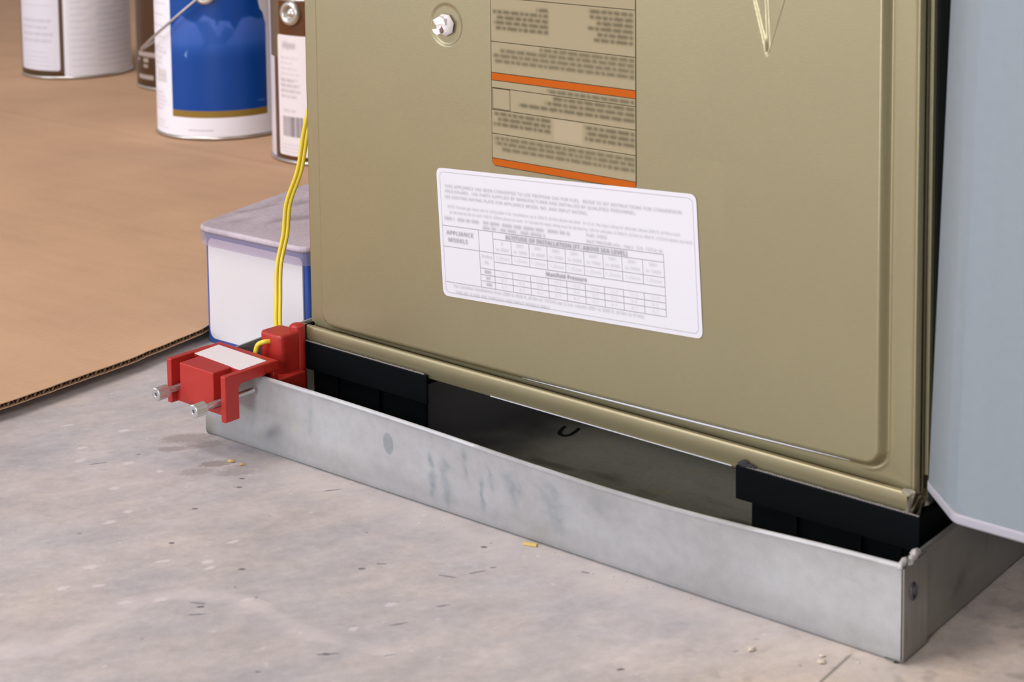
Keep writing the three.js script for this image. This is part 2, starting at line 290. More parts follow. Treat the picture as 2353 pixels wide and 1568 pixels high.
paintCan('grey-white paint can with brown bordered panel and white smears, farthest left', -1.3688, -.7921, .9549, (g) => {
  g.fillStyle = '#ececf4'; g.fillRect(0, 0, 2048, 768);
  rect(g, -90, -13, 0, .19, '#5a4534'); rrect(g, -78, -18, .0125, .25, 16, '#e2e1ea'); rect(g, -13.5, -9, 0, .19, '#f2f2f8');
  rect(g, -90, -14, 0, .010, '#4a3413');
  lines(g, -70, -24, .17, .11, 6, 7, .16, '120,112,120', 5); lines(g, -70, -25, .088, .058, 4, 12, .3, '120,110,114', 6); lines(g, -66, -26, .04, .02, 4, 6, .14);
  lines(g, -6, 20, .125, .02, 12, 7, .17, '110,105,108', 4); lines(g, 22, 80, .13, .018, 14, 6, .17, '105,105,112', 4);
  g.save(); g.filter = 'blur(9px)'; g.strokeStyle = 'rgba(255,252,252,.95)'; g.lineCap = 'round';
  for (let i = 0; i < 34; i++) { const a = -2 + 76 * rnd(), h = .07 + .1 * rnd(); g.lineWidth = 6 + 14 * rnd(); g.globalAlpha = .25 + .5 * rnd(); g.beginPath(); g.moveTo(TX(a), TY(h)); g.lineTo(TX(a + 12 + 16 * rnd()), TY(h + .004 + .008 * rnd())); g.stroke(); }
  g.globalAlpha = .9; g.lineWidth = 40; g.beginPath(); g.moveTo(TX(2), TY(.165)); g.lineTo(TX(26), TY(.152)); g.stroke(); g.restore();
});
paintCan('dark brown paint can half hidden behind the blue-labelled can', -1.1405, -.8309, .8906, (g) => {
  g.fillStyle = '#4a3018'; g.fillRect(0, 0, 2048, 768);
  rect(g, -90, -78, 0, .19, '#6d6350'); rect(g, -90, -40, 0, .004, '#8a857c');
  g.save(); g.filter = 'blur(3px)'; g.fillStyle = 'rgba(190,180,176,.85)'; g.fillRect(TX(-72), TY(.054), TX(-40) - TX(-72), 30); g.fillRect(TX(-60), TY(.045), 50, 26); g.fillRect(TX(-74), TY(.044), 30, 18); g.fillRect(TX(-60), TY(.036), 44, 20); g.fillRect(TX(-72), TY(.021), TX(-44) - TX(-72), 28); g.restore();
});
paintCan('brown paint can with a white text panel and barcode, half hidden by the furnace', -.6127, -.6205, .8068, (g) => {
  g.fillStyle = '#5c3310'; g.fillRect(0, 0, 2048, 768);
  rect(g, -130, -68, 0, .19, '#dcd4d8'); rect(g, -68, -62, 0, .15, '#5a4238'); rect(g, -68, -62, .15, .19, '#7a6a58'); rect(g, -78, -58, .12, .19, '#6e5b45');
  rrect(g, -61, 40, .009, .147, 14, '#ece5e6');
  lines(g, -54, -36, .138, .138, 1, 26, .4, '130,122,126', 6); lines(g, -57, -34, .122, .085, 7, 9, .2, '140,132,138', 4); lines(g, -57, -34, .096, .078, 4, 9, .34, '120,112,116', 4); lines(g, -54, -36, .062, .052, 2, 12, .25, '130,122,126', 4); lines(g, -57, -30, .022, .014, 3, 5, .22);
  g.save(); g.filter = 'blur(1.5px)'; for (let x = TX(-55); x < TX(-34);) { const w = 2 + 6 * rnd(); g.fillStyle = rnd() < .6 ? '#7d7477' : '#a9a0a2'; g.fillRect(x, TY(.054), w, TY(.031) - TY(.054)); x += w + 1.2; } g.restore();
}, -.74, null, .1725);

// ------------------------------------------------------------------ storage box behind the pan
{
  const t = thing('storage_box', 'small white and blue plastic box with a dusty lilac lid, behind the red switch', 'box');
  const blue = phys({ color: new THREE.Color(.035, .085, .36), roughness: .35, clearcoat: .3 }), white = std({ color: new THREE.Color(.67, .65, .655), roughness: .5 });
  const foot = [[-.1995, -.0745], [-.0865, -.0785], [-.105, -.232], [-.236, -.226]];
  const inset = (d) => foot.map(([x, z]) => { const cx = -.157, cz = -.153, l = Math.hypot(x - cx, z - cz); return [x - (x - cx) / l * d, z - (z - cz) / l * d]; });
  part('body', [extrudeXZ(roundedPoly(foot, .006), 0, .0862, .0012), extrudeXZ(roundedPoly(inset(-.0022), .008), .0838, .0870, .0006)], blue, t, 'blue box body');
  // white card on the front, rounded, edges of the blue body left free around it
  const s = new THREE.Shape(), w = .1025, h = .0800, r = .007; s.moveTo(r, 0); s.lineTo(w - r, 0); s.quadraticCurveTo(w, 0, w, r); s.lineTo(w, h - r); s.quadraticCurveTo(w, h, w - r, h); s.lineTo(r, h); s.quadraticCurveTo(0, h, 0, h - r); s.lineTo(0, r); s.quadraticCurveTo(0, 0, r, 0);
  const f = new THREE.ExtrudeGeometry(s, { depth: .0012, bevelEnabled: false, curveSegments: 8 });
  const m = part('front_panel', f, white, t, 'white front panel'); m.position.set(-.1932, .0045, -.0745); m.rotation.y = Math.atan2(.004, .113);
  const lidTex = dataTexture(256, 256, (u, v) => { const k = 1 + .16 * fbm(u * 5, v * 5, 4) + .06 * noise(u * 60, v * 60), dk = smooth(.1, .4, fbm(u * 7, v * 3, 3, 9)) * .18; return [188 * k * (1 - dk), 176 * k * (1 - dk), 184 * k * (1 - dk)]; });
  const lidMat = std({ map: lidTex, roughness: .55 });
  const lidPlate = extrudeXZ(roundedPoly(inset(-.007), .014), .0888, .0935, .0020); { const p = lidPlate.attributes.position, uv = lidPlate.attributes.uv; for (let i = 0; i < p.count; i++) uv.setXY(i, p.getX(i) / .2, p.getZ(i) / .2); }
  part('lid', lidPlate, lidMat, t, 'dusty lilac lid');
  // clear skirt of the lid: a thin ring hanging below the plate
  const ring = roundedPoly(inset(-.007), .014), hole = new THREE.Path(roundedPoly(inset(-.0055), .012).getPoints(6)); ring.holes.push(hole);
  part('lid_skirt', extrudeXZ(ring, .0790, .0892, 0), phys({ color: new THREE.Color(.86, .83, .90), transmission: .88, roughness: .10, thickness: 0, ior: 1.45 }), t, 'clear lilac skirt');
}

// ------------------------------------------------------------------ furnace
const paintTex = dataTexture(512, 512, (u, v) => { const k = 1 + .018 * noise(u * 40, v * 400) + .014 * noise(u * 300, v * 300, 3) + .02 * fbm(u * 3, v * 3, 3, 6); return [255 * .96 * k, 255 * .96 * k, 255 * .96 * k]; });
const paintBump = dataTexture(512, 512, (u, v) => { const k = 128 + 90 * noise(u * 90, v * 220) + 60 * noise(u * 250, v * 250, 4); return [k, k, k]; }, false);
paintTex.repeat.set(6, 6); paintBump.repeat.set(6, 6);
const PAINT = [.372, .328, .190];
const paint = phys({ color: new THREE.Color(...PAINT), map: paintTex, bumpMap: paintBump, bumpScale: .00004, roughness: .37, metalness: .60, clearcoat: .12, clearcoatRoughness: .2 });
const furnace = thing('furnace', 'taupe metal furnace cabinet with an embossed front door and two stickers, in the galvanized pan', 'furnace', [0, .0595, 0]);
const FY = -.0595;   // furnace group sits at its own underside
const TOP = .92;
{
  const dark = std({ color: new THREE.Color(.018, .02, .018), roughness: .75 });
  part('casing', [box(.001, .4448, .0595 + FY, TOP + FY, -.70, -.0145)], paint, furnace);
  part('side_sheet', box(.4449, .4474, .062 + FY, TOP + FY, -.69, -.0130), dark, furnace, 'near-black sheet on the right side');  // thin near-black sheet covering the right side of the casing
  part('corner_flange', box(.4450, .4475, .078 + FY, TOP + FY, -.0115, -.0075, .0006), paint, furnace);
  // door: one pressed sheet as a height field
  const xs = [], ys = [];
  for (let i = 0; i <= 560; i++) xs.push(.0004 + (.4463 - .0004) * i / 560);
  for (let j = 0; j <= 400; j++) ys.push(.0702 + (.345 - .0702) * j / 400);
  for (let j = 1; j <= 24; j++) ys.push(.345 + (TOP - .004 - .345) * j / 24);
  const step = (d) => { const a = clamp(d, .0001, .0021) - .0001, b = clamp(d, .0021, .0041) - .0021; return 2.3 * (a + b - b * b / (2 * .0020)) * .80 ; };
  const hz = (x, y) => {
    const fx0 = .0145, fx1 = .4292, fy0 = .0732 + .0058 * (x / .43) ** 2, fy1 = TOP - .02, r = .011;
    const qx = Math.abs(x - (fx0 + fx1) / 2) - (fx1 - fx0) / 2 + r, qy = Math.abs(y - (fy0 + fy1) / 2) - (fy1 - fy0) / 2 + r;
    const sd = -(Math.hypot(Math.max(qx, 0), Math.max(qy, 0)) + Math.min(Math.max(qx, qy), 0) - r);
    let z = step(sd) + .0004 * Math.exp(-Math.pow((sd + .0016) / .0008, 2)) * smooth(.41, .425, x);
    z += .0020 * clamp((x - .4292) / .0150);
    // rolled right rim and left edge
    z += .0010 * Math.exp(-Math.pow((x - .4447) / .0010, 2)) - .003 * smooth(.4456, .4463, x) - .003 * smooth(.0018, .0004, x);
    z -= .003 * smooth(.0712, .0702, y);
    const t = y - .2862;
    if (t > -.003) { const a = x - (.3597 - .279 * t), b = x - (.3597 - .0576 * t), c = (.3597 + .333 * t) - x, up = smooth(-.002, .0025, t) * smooth(.054, .044, t); z -= up * (.0011 * smooth(-.0007, .0009, a) + .0011 * smooth(-.0007, .0009, b)) * smooth(-.0006, .0009, c); }
    const rr = Math.hypot(x - .133, (y - .2844)); z -= .0008 * smooth(.0133, .0116, rr);
    const bb = Math.hypot(x - .0835, y - .3045); z += .0016 * smooth(.0064, .003, bb);
    return z;
  };
  const g = grid(xs.length - 1, ys.length - 1, (u, v, i, j) => [xs[i], ys[j] + FY, hz(xs[i], ys[j])], (u, v, q) => [q[0], q[1]]);
  const back = [box(.0012, .4455, .0708 + FY, TOP - .004 + FY, -.0058, -.0048)];
  const flank = (x, s) => grid(1, 2, (u, v) => [x, mix(.0705, TOP - .004, v) + FY, mix(s ? -.003 : -.0125, s ? -.005 : -.003, u)]);
  part('door', [g, ...back, flank(.0004, 0), flank(.4463, 1)], paint, furnace);
  // bottom rail with a rounded upper lip
  const pr = new THREE.Shape(); pr.moveTo(-.02, .0597); pr.lineTo(.0042, .0597); pr.lineTo(.0048, .0597); pr.quadraticCurveTo(.0055, .0597, .0056, .0604); pr.lineTo(.00565, .0608); pr.lineTo(.0072, .0706); pr.lineTo(.0072, .0711); pr.quadraticCurveTo(.0072, .0730, .0052, .0731); pr.lineTo(.0050, .0731); pr.quadraticCurveTo(.0043, .0731, .0043, .0724); pr.lineTo(.0040, .0692); pr.lineTo(-.02, .0692); pr.closePath();
  const rail = new THREE.ExtrudeGeometry(pr, { depth: .4442, bevelEnabled: false, curveSegments: 10 });   // (z, y, x)
  const m4 = new THREE.Matrix4().makeBasis(V3(0, 0, 1), V3(0, 1, 0), V3(-1, 0, 0)); rail.applyMatrix4(m4).translate(.4436, FY, 0);
  part('bottom_rail', toCreasedNormals(rail, .5), paint, furnace);
  part('door_glint', (() => { const n = 60, g = new THREE.TubeGeometry(new THREE.CatmullRomCurve3([[.19, .0767], [.25, .0775], [.315, .0786], [.37, .0798], [.41, .0808]].map(([x, y]) => V3(x, y + FY, .0051))), n, .0006, 8), p = g.attributes.position, c = g.parameters.path; for (let i = 0; i <= n; i++) { const m = c.getPointAt(i / n), k = .15 + .85 * Math.pow(Math.sin(Math.PI * i / n), .8); for (let j = 0; j <= 8; j++) { const a = i * 9 + j; p.setXYZ(a, m.x + (p.getX(a) - m.x) * k, m.y + (p.getY(a) - m.y) * k, m.z + (p.getZ(a) - m.z) * k); } } return g; })(), std({ color: new THREE.Color(.50, .52, .57), metalness: .3, roughness: .4 }), furnace, 'pale strip standing in for the highlight under the door field');  // pale tapered tube drawn as the highlight below the door field
  part('rail_glint', box(.165, .3385, .0597 + FY, .0603 + FY, .0052, .0059, .0002), std({ color: new THREE.Color(.50, .52, .58), metalness: .2, roughness: .4 }), furnace, 'pale strip standing in for the reflected glint under the rail');  // pale strip drawn as light reflected along the bottom of the rail
  // crumpled corner tabs at the right end of the rail
  const tabMat = std({ color: new THREE.Color(.42, .38, .29), roughness: .5, metalness: .4, side: THREE.DoubleSide });
  const bent = (x, y, z, w, h, a, b) => grid(4, 4, (u, v) => [(u - .5) * w, (v - .5) * h, .0012 * Math.sin(u * 3 + v * 2.4)]).rotateY(a).rotateZ(b).translate(x, y + FY, z);
  part('corner_tab', [bent(.4448, .0665, .0068, .004, .012, .9, -.25), bent(.4467, .0668, .0042, .004, .010, 1.2, -.5), bent(.4438, .0728, .006, .006, .003, .3, -.3)], tabMat, furnace);
  part('corner_tab', [bent(.4478, .0640, .001, .005, .007, 1.4, -.35), bent(.4484, .0665, -.004, .005, .004, 1.5, .4)], tabMat, furnace);

  // screw in the pressed ring, white and torn
  const sw = std({ color: new THREE.Color(.78, .73, .71), roughness: .45 }), sd = std({ color: new THREE.Color(.16, .1, .08), roughness: .7 });
  const scr = part('screw', new THREE.LatheGeometry([[0, .0044], [.0028, .0043], [.0050, .0034], [.0062, .0018], [.0069, .0006], [.0070, 0]].map((a) => new THREE.Vector2(...a)), 7).rotateX(Math.PI / 2).translate(.133, .2844 + FY, .0061), sw, furnace, 'white capped screw');
  const fl = (pts, d, m, n) => { const s = new THREE.Shape(); pts.forEach(([x, y], i) => i ? s.lineTo(x, y) : s.moveTo(x, y)); s.closePath(); const q = new THREE.Mesh(new THREE.ExtrudeGeometry(s, { depth: d, bevelEnabled: true, bevelSize: .0003, bevelThickness: .0003, bevelSegments: 2 }), m); q.name = n; q.castShadow = q.receiveShadow = true; scr.add(q); };
  const at = (a) => a.map(([x, y]) => [.133 + x, .2844 + FY + y]);
  fl(at([[-.0062, -.0028], [-.0010, -.0022], [-.0002, -.0046], [-.0022, -.0056], [-.0050, -.0046]]), .0110, sw, 'flake');
  fl(at([[-.0052, .0030], [-.0004, .0054], [.0032, .0040], [.0044, .0010], [.0010, .0012], [-.0030, .0004]]), .0112, sw, 'flake');
  fl(at([[-.0003, -.0022], [.0010, -.0006], [.0018, -.0028], [.0008, -.0042], [-.0004, -.0034]]), .0105, sd, 'slot');
  fl(at([[-.0070, .0006], [-.0060, .0034], [-.0050, .0036], [-.0060, .0004]]), .0075, sd, 'slot');
}
// --- stickers
{
  // sticker with upside-down print and two orange bands: x .1690 to .2752, y .2030 up to .345
  const LX0 = .1688, LX1 = .2752, LY0 = .2028, LY1 = .345, PXM = 9600, w = Math.round((LX1 - LX0) * PXM), h = Math.round((LY1 - LY0) * PXM);
  const map = canvasTexture(w, h, (g) => {
    const X = (x) => (x - LX0) * PXM, Yc = (y) => (LY1 - y) * PXM;
    g.fillStyle = '#9a8e70'; g.fillRect(0, 0, w, h);
    const orange = (y1, y0) => { g.fillStyle = '#b0540a'; g.fillRect(0, Yc(y1), w, Yc(y0) - Yc(y1)); };
    orange(.2590, .2544); orange(.2075, .2028);
    g.strokeStyle = '#3a3426'; g.lineWidth = 4.2;
    const ln = (y) => { g.beginPath(); g.moveTo(0, Yc(y)); g.lineTo(w, Yc(y)); g.stroke(); };
    for (const y of [.3305, .3039, .2776, .2590, .2544, .2500, .2368, .2224, .2075, .2030]) ln(y);
    g.lineWidth = 8; g.strokeRect(0, 0, w, h); g.lineWidth = 3.4; g.strokeRect(X(.1700), Yc(.2496), X(.1834) - X(.1700), Yc(.2374) - Yc(.2496));
    const ink = '58,52,38', L = (xr, y, xl, a = .82) => wordLine(g, X(xr), Yc(y) - 8, X(xr) - X(xl), 16, a * .8, 7, ink, true);
    // left column and right column, set against their right edges as in upside-down text
    L(.2128, .2986, .2040); L(.2128, .2955, .1709); L(.2128, .2923, .1738); L(.2128, .2892, .1715); L(.2128, .2860, .1730);
    [[.3010, .2420], [.2977, .2432], [.2945, .2480], [.2913, .2418], [.2881, .2484], [.2849, .2460]].forEach(([y, x]) => L(.2733, y, x));
    [[.2755, .2063], [.2725, .1762], [.2694, .1710], [.2662, .1722]].forEach(([y, x]) => L(.2742, y, x, .72));
    L(.2742, .2520, .2120, .78); [[.2481, .2160], [.2449, .2100], [.2416, .1900]].forEach(([y, x]) => L(.2742, y, x));
    [[.2345, .1712], [.2314, .1740], [.2283, .1706]].forEach(([y, x]) => L(.2140, y, x)); [[.2340, .2390], [.2308, .2400], [.2276, .2392]].forEach(([y, x]) => L(.2742, y, x));
    [[.2198, .1706], [.2168, .1714], [.2136, .1760]].forEach(([y, x]) => L(.2742, y, x, .72));
    g.fillStyle = 'rgba(180,164,140,.35)'; g.fillRect(X(.2165), Yc(.2360), X(.2370) - X(.2165), Yc(.2240) - Yc(.2360));
  });
  const r = .004, s = new THREE.Shape(), lw = LX1 - LX0, lh = LY1 - LY0; s.moveTo(r, 0); s.lineTo(lw - r, 0); s.quadraticCurveTo(lw, 0, lw, r); s.lineTo(lw, lh); s.lineTo(0, lh); s.lineTo(0, r); s.quadraticCurveTo(0, 0, r, 0);
  const g = new THREE.ExtrudeGeometry(s, { depth: .00018, bevelEnabled: false, curveSegments: 8 }); { const p = g.attributes.position, uv = g.attributes.uv; for (let i = 0; i < p.count; i++) uv.setXY(i, p.getX(i) / lw, p.getY(i) / lh); }
  const m = part('warning_sticker', g, phys({ map, roughness: .8, specularIntensity: .4 }), furnace, 'tan sticker with upside-down print and orange bands'); m.position.set(LX0, LY0 + FY, .00556);
}
{
  const lw = .1924, lh = .0798, w = 2048, h = Math.round(2048 * lh / lw);
  const map = canvasTexture(w, h, (g) => {
    g.fillStyle = '#d6d4d8'; g.fillRect(0, 0, w, h);
    const X = (u) => u * w, Y = (v) => v * h;
    g.filter = 'blur(1.4px)'; g.strokeStyle = '#a5a2ac'; g.lineWidth = 4; g.beginPath(); g.roundRect(X(.0135), Y(.031), X(.9735), Y(.938), 34); g.stroke();
    const txt = (s, u0, u1, v, px, a = .62, weight = '', blur = 4.6) => { g.save(); g.filter = `blur(${blur}px)`; g.font = `${weight} ${px}px sans-serif`; g.fillStyle = `rgba(70,66,74,${a})`; const m = g.measureText(s).width; g.translate(X(u0), Y(v) + px * .36); g.scale((X(u1) - X(u0)) / m, 1); g.fillText(s, 0, 0); g.restore(); };
    txt('THIS APPLIANCE HAS BEEN CONVERTED TO USE PROPANE GAS FOR FUEL.  REFER TO KIT INSTRUCTIONS FOR CONVERSION', .033, .949, .138, 27);
    txt('PROCEDURES.  USE PARTS SUPPLIED BY MANUFACTURER AND INSTALLED BY QUALIFIED PERSONNEL.', .032, .787, .178, 27);
    txt('SEE EXISTING RATING PLATE FOR APPLIANCE MODEL NO. AND INPUT RATING.', .030, .608, .222, 27);
    txt('NOTE: Furnace gas input rate on rating plate is for installations up to 2000 ft. (610m) above sea level.  In U.S.A. the input rating for altitudes above 2000 ft. (610m) must', .04, .939, .295, 25, .55);
    txt('be derated by 4% for each 1000 ft. (305m) above sea level.  In Canada the input rating must be derated by 10% for altitudes of 2000 ft. (610m) to 4500 ft. (1372m) above sea level.', .048, .982, .338, 25, .55);
    for (const [u0, u1, v, wd] of [[.024, .068, .389, 1], [.08, .171, .390, 2], [.187, .258, .388, 2], [.266, .345, .388, 2], [.352, .44, .388, 2], [.448, .535, .387, 2], [.186, .25, .427, 2], [.258, .33, .427, 2], [.34, .439, .427, 2]]) wordLine(g, X(u0), Y(v) - 11, X(u1) - X(u0), 21, .26, 6, '70,66,74');
    txt('FUEL USED:', .597, .678, .380, 27); txt('INLET PRESSURE (min. - max.):  12.0 - 13.0 in. wc', .597, .876, .424, 28);
    g.lineWidth = 3.8; g.strokeStyle = '#858089';
    const hl = (v, a, b) => { g.beginPath(); g.moveTo(X(a), Y(v)); g.lineTo(X(b), Y(v)); g.stroke(); }, vl = (u, a, b) => { g.beginPath(); g.moveTo(X(u), Y(a)); g.lineTo(X(u), Y(b)); g.stroke(); };
    hl(.447, .0135, .877); hl(.502, .226, .877); hl(.609, .0135, .877); hl(.677, .226, .877); hl(.739, .168, .877); hl(.788, .168, .877); hl(.835, .168, .877); hl(.886, .0135, .877);
    vl(.1665, .447, .886); vl(.2255, .447, .886); vl(.877, .447, .886);
    for (const u of [.299, .371, .442, .513, .584, .656, .726, .801]) { vl(u, .502, .677); vl(u, .739, .886); }
    txt('APPLIANCE', .029, .145, .499, 38, .62, 'bold'); txt('MODELS', .034, .12, .554, 38, .62, 'bold');
    g.fillStyle = 'rgba(120,116,126,.16)'; g.fillRect(X(.277), Y(.452), X(.748) - X(.277), Y(.046));
    txt('ALTITUDE OF INSTALLATION (FT. ABOVE SEA LEVEL)', .277, .748, .476, 38, .6, 'bold');
    const us = [.2255, .299, .371, .442, .513, .584, .656, .726, .801, .877], alt = [['0', 'to 2000'], ['2001', 'to 3000'], ['3001', 'to 4000'], ['4001', 'to 5000'], ['5001', 'to 6000'], ['6001', 'to 7000'], ['7001', 'to 8000'], ['8001', 'to 9000'], ['9001', 'to 10000']];
    alt.forEach(([a, b], i) => { const c = (us[i] + us[i + 1]) / 2; txt(a, c - (a.length > 1 ? .016 : .004), c + (a.length > 1 ? .016 : .004), .531, 27, .42); txt(b, c - .027, c + .027, .577, 27, .42); txt('1.25mm', c - .028, c + .028, .643, 27, .36);
      txt('10.0', c - .016, c + .016, .763, 26, .26); txt('9.5', c - .012, c + .012, .811, 26, .3); txt('4.7', c - .012, c + .012, .860, 26, .28); });
    txt('Orifice', .174, .219, .645, 28, .5); txt('No.', .186, .206, .69, 28, .5); txt('MAX', .184, .211, .763, 28, .62, 'bold'); txt('INT', .188, .208, .811, 28, .55, 'bold'); txt('MIN', .188, .212, .860, 28, .55, 'bold');
    txt('Manifold Pressure', .433, .592, .709, 38, .75, 'bold');
    txt('For Canadian installations from 2000 to 4500 ft. (610m to 1372m) use U.S.A. column 2001 to 3000 ft. (610m to 914m)', .048, .797, .911, 27, .55);
    txt('THIS KIT IS FOR ANY THROUGH AND INPUT MODELS ONLY.', .055, .445, .960, 27, .5);
  });
  const r = .0045, s = new THREE.Shape(); s.moveTo(r, 0); s.lineTo(lw - r, 0); s.quadraticCurveTo(lw, 0, lw, r); s.lineTo(lw, lh - r); s.quadraticCurveTo(lw, lh, lw - r, lh); s.lineTo(r, lh); s.quadraticCurveTo(0, lh, 0, lh - r); s.lineTo(0, r); s.quadraticCurveTo(0, 0, r, 0);
  const g = new THREE.ExtrudeGeometry(s, { depth: .0002, bevelEnabled: false, curveSegments: 10 }); { const p = g.attributes.position, uv = g.attributes.uv; for (let i = 0; i < p.count; i++) uv.setXY(i, p.getX(i) / lw, p.getY(i) / lh); }
  g.translate(-lw / 2, -lh / 2, 0);
  const m = part('conversion_sticker', g, phys({ map, roughness: .4, clearcoat: .2, clearcoatRoughness: .3 }), furnace, 'white printed sticker with a table, stuck on slightly askew'); m.position.set(.2216, .1611 + FY, .00576); m.rotation.z = 3.25 * deg;
}

// ------------------------------------------------------------------ black corner supports under the furnace
const black = phys({ color: new THREE.Color(.0020, .0030, .0036), roughness: .6, specularIntensity: .15 }), dust = std({ color: new THREE.Color(.26, .24, .22), roughness: .95 });
function cornerSupport(side, label) {   // side +1: right front corner, -1: left
  const t = thing('corner_support', label, 'support', side > 0 ? [.4516, 0.0016, .0092] : [-.004, 0.0016, .0092]);
  const s = side, Lx = s > 0 ? .1085 : .1190, bx = (a, b, ...q) => s > 0 ? box(-b, -a, ...q) : box(a, b, ...q);   // a..b measured inwards from the outer corner
  part('front_flange', bx(0, Lx, .0424, .0612, -.0022, 0, .0007), black, t);
  part('side_flange', bx(0, .0022, .0424, .0605, -.118, -.001, .0007), black, t);
  part('shelf', bx(.001, Lx - .001, .0545, .0577, -.118, -.0015), black, t);
  part('front_wall', bx(.0125, Lx - .0065, 0, .0545, -.0085, -.0060, .0006), black, t);
  part('side_wall', bx(.0095, .012, 0, .0545, -.112, -.0065, .0006), black, t);
  for (const a of [.034, .072]) part('rib', bx(a, a + .0018, 0, .043, -.0062, -.0030, .0004), black, t);
  const top = []; for (let i = 0; i < 60; i++) { const a = .002 + (Lx - .004) * i / 60; top.push(box(-.0012, .0012, -.0002, .0002 + .0003 * rnd(), -.0007, .0006).translate(s > 0 ? -a : a, .0612, -.0011)); }
  const dm = part('dust', top, dust, t, 'grey dust on the lip'); dm.userData.kind = 'stuff';
  if (s > 0) { const lumps = []; for (let i = 0; i < 26; i++) { const r = .0006 + .0012 * rnd(); lumps.push(new THREE.IcosahedronGeometry(r, 1).scale(1.5, .8, .8).translate(-Lx + .002 + .013 * rnd() * rnd() + .001, .0617 + .0016 * rnd() * (i < 12 ? 1.5 : .5), -.0014)); } const dm2 = part('dust_clump', lumps, std({ color: new THREE.Color(.03, .03, .032), roughness: .98 }), t, 'dark fluff on the lip'); dm2.userData.kind = 'stuff'; }
}
cornerSupport(-1, 'black plastic corner support under the furnace, beside the red switch');
cornerSupport(1, 'black plastic corner support under the furnace, beside the grey cabinet');

// ------------------------------------------------------------------ galvanized drain pan
const galvTex = dataTexture(2048, 256, (u, v) => {
  const x = u * .52, y = v * .06, sp = fbm(x * 150, y * 150, 3), wide = fbm(x * 22, y * 22, 3, 5), fine = noise(x * 900, y * 900, 2);
  let drips = 0; for (const [cx, top, bot, wd, st] of [[.203, .036, .004, .0035, .8], [.214, .034, .002, .005, .7], [.231, .047, .026, .003, .6], [.242, .030, .008, .0025, .8], [.250, .040, .022, .003, .5], [.266, .040, .018, .006, .7], [.272, .034, .024, .004, .6], [.296, .042, .010, .010, .55], [.331, .044, .030, .016, .35], [.10, .045, .02, .004, .3]]) {
    const q = (x - cx + .0022 * noise(y * 130, cx * 90)) / (wd * (.75 + .5 * noise(y * 160, cx * 50 + 9))); drips = Math.max(drips, st * Math.exp(-q * q * 1.3) * smooth(top + .004, top - .005, y) * smooth(bot - .003, bot + .008, y)); }
  drips *= .65 + .9 * fbm(x * 200, y * 200, 2, 4);
  const spot = smooth(1.15, .85, Math.hypot((x - .168) / .0042, (y - .033) / .0068)), switchShade = Math.exp(-Math.pow((x - .066) / .009, 2) - Math.pow((y - .016 - (x - .066) * .4) / .005, 2));  // the soft dark patch below the red switch is its shadow, painted in
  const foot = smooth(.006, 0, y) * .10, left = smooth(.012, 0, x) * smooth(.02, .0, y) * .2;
  const k = 1 + .06 * sp + .10 * wide + .02 * fine - .22 * drips - .13 * spot - .2 * switchShade - foot - left, b = .9 * drips + .5 * spot + .2 * wide;
  const warm = smooth(.1, .35, fbm(x * 28 + 4, y * 28, 3, 8)) * smooth(.16, .04, x);
  return [182 * k * (1 - .075 * b + .02 * warm), 183 * k, 183 * k * (1 + .03 * b - .05 * warm)];
});
const galv = std({ map: galvTex, color: 0xffffff, metalness: .35, roughness: .48 });
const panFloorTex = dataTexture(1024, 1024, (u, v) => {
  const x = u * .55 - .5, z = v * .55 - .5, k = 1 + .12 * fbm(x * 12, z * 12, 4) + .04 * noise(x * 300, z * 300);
  const grime = smooth(.0, .3, fbm(x * 20, z * 60, 3, 4)) * smooth(-.14, -.075, z) * .7, rust = smooth(.2, .42, fbm(x * 40, z * 50, 3, 12)) * .5, leftDark = smooth(-.285, -.375, x + .25 * (z + .13) + .03 * fbm(x * 25, z * 25, 3, 2));  // pan bottom turns near-black towards its left end
  const q = 1 - .93 * leftDark; return [(214 * k * (1 - .4 * grime) + 20 * rust) * q, 210 * k * (1 - .4 * grime) * q, (188 * k * (1 - .4 * grime) - 22 * rust) * q];
});
const panFloorMat = std({ map: panFloorTex, metalness: .3, roughness: .45 });
const PW = .5047, PD = .80, PH = .0515;
const pan = thing('drain_pan', 'shallow galvanized sheet metal drain pan under the furnace', 'drain pan', [.4578, 0, .0391], .027);
